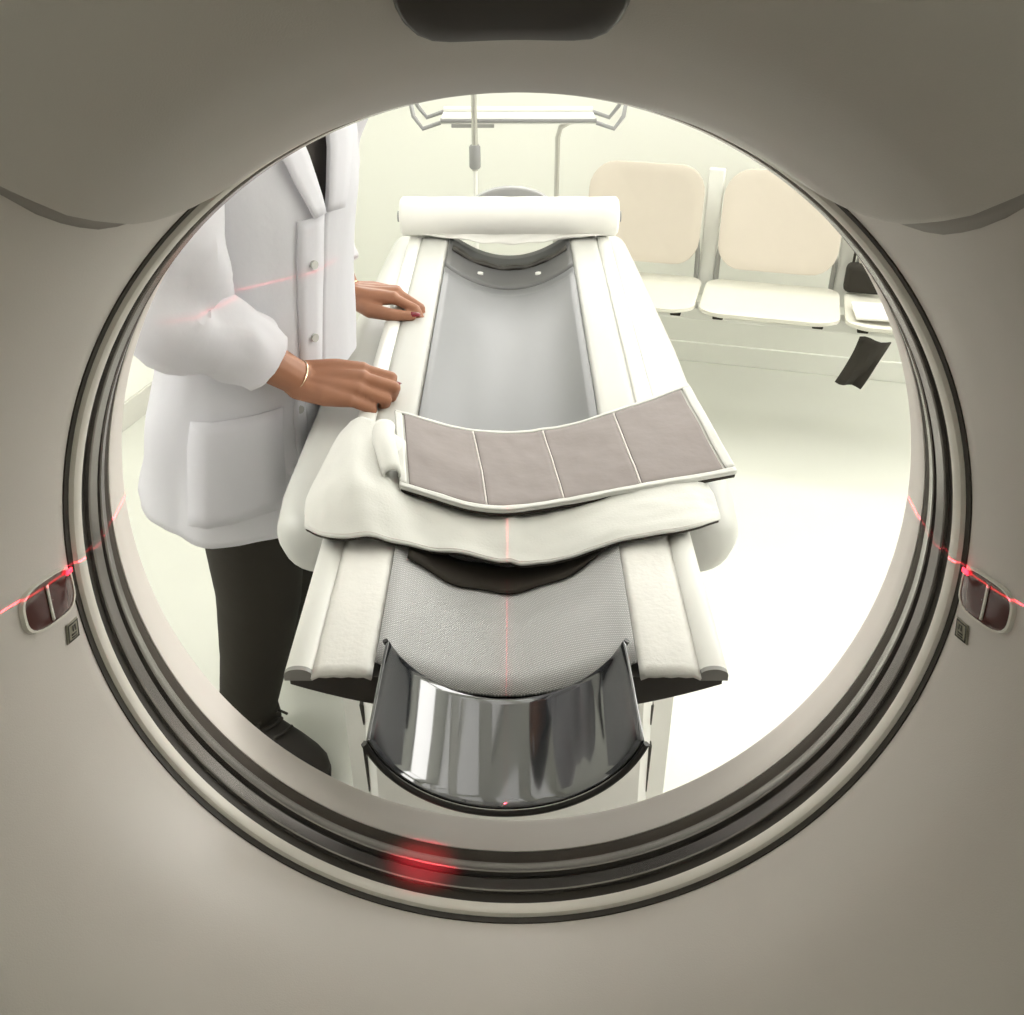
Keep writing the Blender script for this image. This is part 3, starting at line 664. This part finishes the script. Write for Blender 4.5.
for s in (-1, 1):
    e = obj('eye', MB().sphere(hd+F*.073+RT*(s*.030)+Vector((0, 0, .012)), .0125), 'eye', pe)
    obj('iris', MB().sphere(hd+F*.0815+RT*(s*.030)+Vector((0, 0, .012)), .0055), 'iris', e)
    obj('eyebrow', MB().tube([hd+F*.079+RT*(s*.015)+Vector((0, 0, .032)), hd+F*.080+RT*(s*.032)+Vector((0, 0, .037)), hd+F*.066+RT*(s*.048)+Vector((0, 0, .031))], [.003, .0035, .002], 8), 'hair', pe)
obj('lips', MB().tube([hd+F*.078-RT*.022-Vector((0, 0, .058)), hd+F*.086-Vector((0, 0, .056)), hd+F*.078+RT*.022-Vector((0, 0, .058))], [.003, .007, .003], 10), 'lips', pe)
hr = MB(); rows = []
for i in range(15):
    t = i/14; row = []
    for k in range(40):
        a = 2*pi*k/40; front = max(0, cos(a)); zl = .128-t*(.26-.20*front**1.5)
        q = math.sqrt(max(.0, 1-(min(1, max(-1, zl/.128)))**2)) if zl > 0 else 1+.12*min(1, -zl/.1)
        wv = 1+.03*sin(k*5+i*.6)
        row.append(hd+Vector((0, 0, zl))+F*(.096*q*cos(a)*wv-.010)+RT*(.089*q*sin(a)*wv))
    rows.append(row)
obj('hair', hr.grid(rows, True), 'hair', pe, solid=.006)
# dark top
rows = []
for z, a, b in ((.98, .108, .155), (1.05, .105, .148), (1.15, .108, .155), (1.25, .114, .168), (1.33, .108, .178), (1.39, .094, .172), (1.43, .070, .125), (1.462, .060, .070), (1.475, .059, .062)):
    rows.append([lean(tc_(z)+F*(a*cos(2*pi*k/32))+RT*(b*sin(2*pi*k/32)), .010) for k in range(32)])
obj('shirt', MB().grid(rows, True), 'shirt', pe)
tr = MB()
for Hh, K, A in ((HR, KR, AR), (HL, KL, AL)):
    limb(tr, [Hh+Vector((0, 0, .04)), Hh.lerp(K, .45), K, K.lerp(A, .5), A+Vector((0, 0, .03)), A-Vector((0, 0, .02))], [.104, .094, .082, .070, .062, .068], 18)
rows = [[lean(tc_(z)+F*(a*cos(2*pi*k/28))+RT*(b*sin(2*pi*k/28)), .012) for k in range(28)] for z, a, b in ((.80, .11, .15), (.88, .125, .172), (.96, .118, .165), (1.0, .112, .16))]
n0 = len(tr.v); tr.grid(rows, True); tr.f += [tuple(range(n0+27, n0-1, -1)), tuple(range(n0+84, n0+112))]
remeshed('trousers', tr, 'trousers', pe, .011, 5)
# shoes with laces
for A, d in ((AR, DR), (AL, DL)):
    sd = Vector((-d.y, d.x, 0)); b0 = Vector((A.x, A.y, 0))
    rows = []
    for t, hw, zt in ((-.075, .012, .045), (-.068, .030, .075), (-.04, .039, .102), (0, .041, .108), (.04, .043, .106), (.075, .046, .098), (.11, .049, .088), (.15, .049, .076), (.18, .044, .064), (.20, .032, .050), (.212, .012, .030)):
        row = []
        for k in range(20):
            a = 2*pi*k/20; z = .012+(zt-.012)*(.5+.5*sin(a)); x = hw*(abs(cos(a))**.7)*(1 if cos(a) >= 0 else -1)*(1-.25*max(0, sin(a)))
            row.append(b0+d*t+sd*x+Vector((0, 0, z)))
        rows.append(row)
    m_ = MB().grid(rows, True); n = len(m_.v); m_.f += [tuple(range(19, -1, -1)), tuple(range(n-20, n))]
    so = obj('shoe', m_, 'shoe', pe)
    P = [(t, hw+.004) for t, hw in ((-.078, .012), (-.068, .032), (-.04, .040), (.0, .040), (.05, .041), (.11, .048), (.16, .047), (.195, .034), (.215, .012))]
    ring = [b0+d*t+sd*h for t, h in P]+[b0+d*t-sd*h for t, h in P[::-1]]
    sl = MB().grid([[p+Vector((0, 0, z)) for p in ring] for z in (.001, .022)], True); n = len(ring); sl.f += [tuple(range(n)), tuple(range(2*n-1, n-1, -1))]
    obj('sole', sl, 'shoe', so, bevel=.004)
    lc = MB()
    for q in range(4):
        t = .015+.028*q; zt = interp(t, [0, .04, .075, .11], [.112, .110, .102, .092])+.004
        lc.tube([b0+d*t-sd*.024+Vector((0, 0, zt-.008)), b0+d*(t+.012)+Vector((0, 0, zt)), b0+d*(t+.004)+sd*.024+Vector((0, 0, zt-.008))], .0035, 8)
    for s in (-1, 1):
        loop = [b0+d*(.03+.03*cos(R(q)))+sd*(s*(.022+.030*sin(R(q/2)))) + Vector((0, 0, .112+.014*sin(R(q)))) for q in range(0, 361, 30)]
        lc.tube(loop, .003, 8)
        lc.tube([b0+d*.03+Vector((0, 0, .112)), b0+d*.06+sd*(s*.03)+Vector((0, 0, .110)), b0+d*.075+sd*(s*.040)+Vector((0, 0, .098))], .003, 8)
    obj('laces', lc, 'shoe', so)
# coat
CZ = [.725, .74, .76, .80, .90, .98, 1.02, 1.10, 1.18, 1.25, 1.31, 1.36, 1.40, 1.425, 1.45]
CAa = [.160, .159, .157, .153, .147, .132, .127, .124, .126, .130, .128, .120, .104, .086, .074]
CBb = [.232, .231, .228, .220, .206, .188, .185, .184, .190, .198, .203, .205, .196, .150, .092]
def coat_pt(z, ph, lift=0):
    a, b = interp(z, CZ, CAa)+lift, interp(z, CZ, CBb)+lift
    low = sm(1.05-z, 0, .4)
    rip = 1+low*(.035*sin(5*ph+1.0+2*z)+.022*sin(9*ph-3*z))+.012*(1-low)*sin(6*ph+18*z)+.030*noise.noise(Vector((2.2*cos(ph), 2.2*sin(ph), z*5)))+.012*noise.noise(Vector((6*cos(ph)+z*3, 6*sin(ph), z*7)))
    p = tc_(z)+F*(a*cos(ph)*rip)+RT*(b*sin(ph)*rip); p.z = z; return lean(p)
def vee(z): return 0 if z < 1.225 else R(1.5+17*((z-1.225)/.23))
rows = []
NZ, NP = 64, 96
PHC = R(2)
for i in range(NZ+1):
    z = .740+(1.455-.740)*i/NZ; v = max(vee(z), R(.15)); row = []
    for k in range(NP+1):
        ph = PHC+v+(2*pi-2*v)*k/NP; p = coat_pt(z, ph)
        if i < 2: p.z += .012*sin(ph)*0
        # hem rises a little toward the front
        p.z += (.035*cos(ph)-.0)*sm(.80-z, 0, .17)*0 - sm(.86-z, 0, .12)*(.030*cos(ph)-.012*sin(ph))
        row.append(p)
    rows.append(row)
coat = obj('coat', MB().grid(rows), 'coat', pe, solid=.004)
part_label(coat, 'white cotton lab coat')
def sleeve(pts, rad, seed):
    P = []; RR = []; n = 44
    for i in range(n+1):
        t = i/n; P.append(catmull(pts, t)); f = t*(len(rad)-1); k = min(int(f), len(rad)-2); RR.append(rad[k]+(rad[k+1]-rad[k])*(f-k))
    mb = MB(); mb.tube(P, RR, 32, caps=False); out = []
    for idx, p in enumerate(mb.v):
        i = idx//32; c = P[i]; v = Vector(p)-c; t = i/n; a = 2*pi*(idx % 32)/32
        w_ = math.exp(-((t-.52)/.16)**2)
        k = 1+.14*noise.noise(Vector((seed+2*cos(a), 2*sin(a), t*9)))+.12*w_*sin(30*t+2.2*sin(a+seed))+.05*noise.noise(Vector((seed+5*cos(a), 5*sin(a), t*16)))+.03*sin(11*t+2*a)
        out.append(c+v*k)
    mb.v = [tuple(p) for p in out]; return mb
CR = ER.lerp(WR, .66); CL = EL.lerp(WL, .70)
part_label(obj('sleeve', sleeve([SR-RT*.10+Vector((0, 0, .005)), SR+RT*.012, SR.lerp(ER, .5)+RT*.005, ER+Vector((-.008, 0, 0)), ER.lerp(CR, .5)+Vector((0, 0, .004)), CR], [.070, .083, .078, .071, .064, .055, .050], 1.3), 'coat', coat, solid=.004), 'white sleeve')
obj('sleeve', sleeve([SL+RT*.10+Vector((0, 0, .005)), SL-RT*.012, SL.lerp(EL, .5), EL, EL.lerp(CL, .5), CL], [.070, .083, .076, .068, .062, .050, .044], 5.1), 'coat', coat, solid=.004)
# placket, lapels, pocket, buttons
pl = MB().grid([[coat_pt(z, PHC+R(ph), .0045) for ph in (1, 6, 11, 16)] for z in [.735+.488*i/30 for i in range(31)]])
obj('placket', pl, 'coat', coat, solid=.003)
for s in (-1, 1):
    lp = MB().grid([[coat_pt(z, PHC+s*(vee(z)+R(-1)+R(14)*q*(1-abs((z-1.36)/.20)**2*.85)), .006+.008*q) for q in (0, .33, .66, 1)] for z in [1.225+.225*i/16 for i in range(17)]])
    obj('lapel', lp, 'coat', coat, solid=.004)
    pk = MB().grid([[coat_pt(z, s*R(52)+R(ph), .006) for ph in (-24, -12, 0, 12, 24)] for z in [.775+.17*i/8 for i in range(9)]])
    obj('pocket', pk, 'coat', coat, solid=.003)
col_ = MB().grid([[coat_pt(1.452, PHC+R(30)+R(300)*k/40, d)+Vector((0, 0, h)) for k in range(41)] for d, h in ((.0, .0), (-.004, .03), (.012, .034), (.03, -.012))])
obj('collar', col_, 'coat', coat, solid=.003)
for z in (1.155, 1.04, .92, .81):
    c = coat_pt(z, PHC+R(8), .0085); nrm = (F*cos(R(10))+RT*sin(R(10))).normalized()
    obj('button', MB().tube([c-nrm*.001, c+nrm*.003], .0065, 14), 'button', coat)
# bracelets
for W, E_ in ((WR, ER), (WL, EL)):
    d = (W-E_).normalized(); c = W-d*.008; u = d.cross(Vector((0, 0, 1))).normalized(); v = d.cross(u)
    P = [c+u*(.0285*cos(2*pi*k/24))+v*(.0275*sin(2*pi*k/24)) for k in range(25)]
    part_label(obj('bracelet', MB().tube(P, .0013, 6, caps=False), 'gold', pe), 'thin chain bracelet')
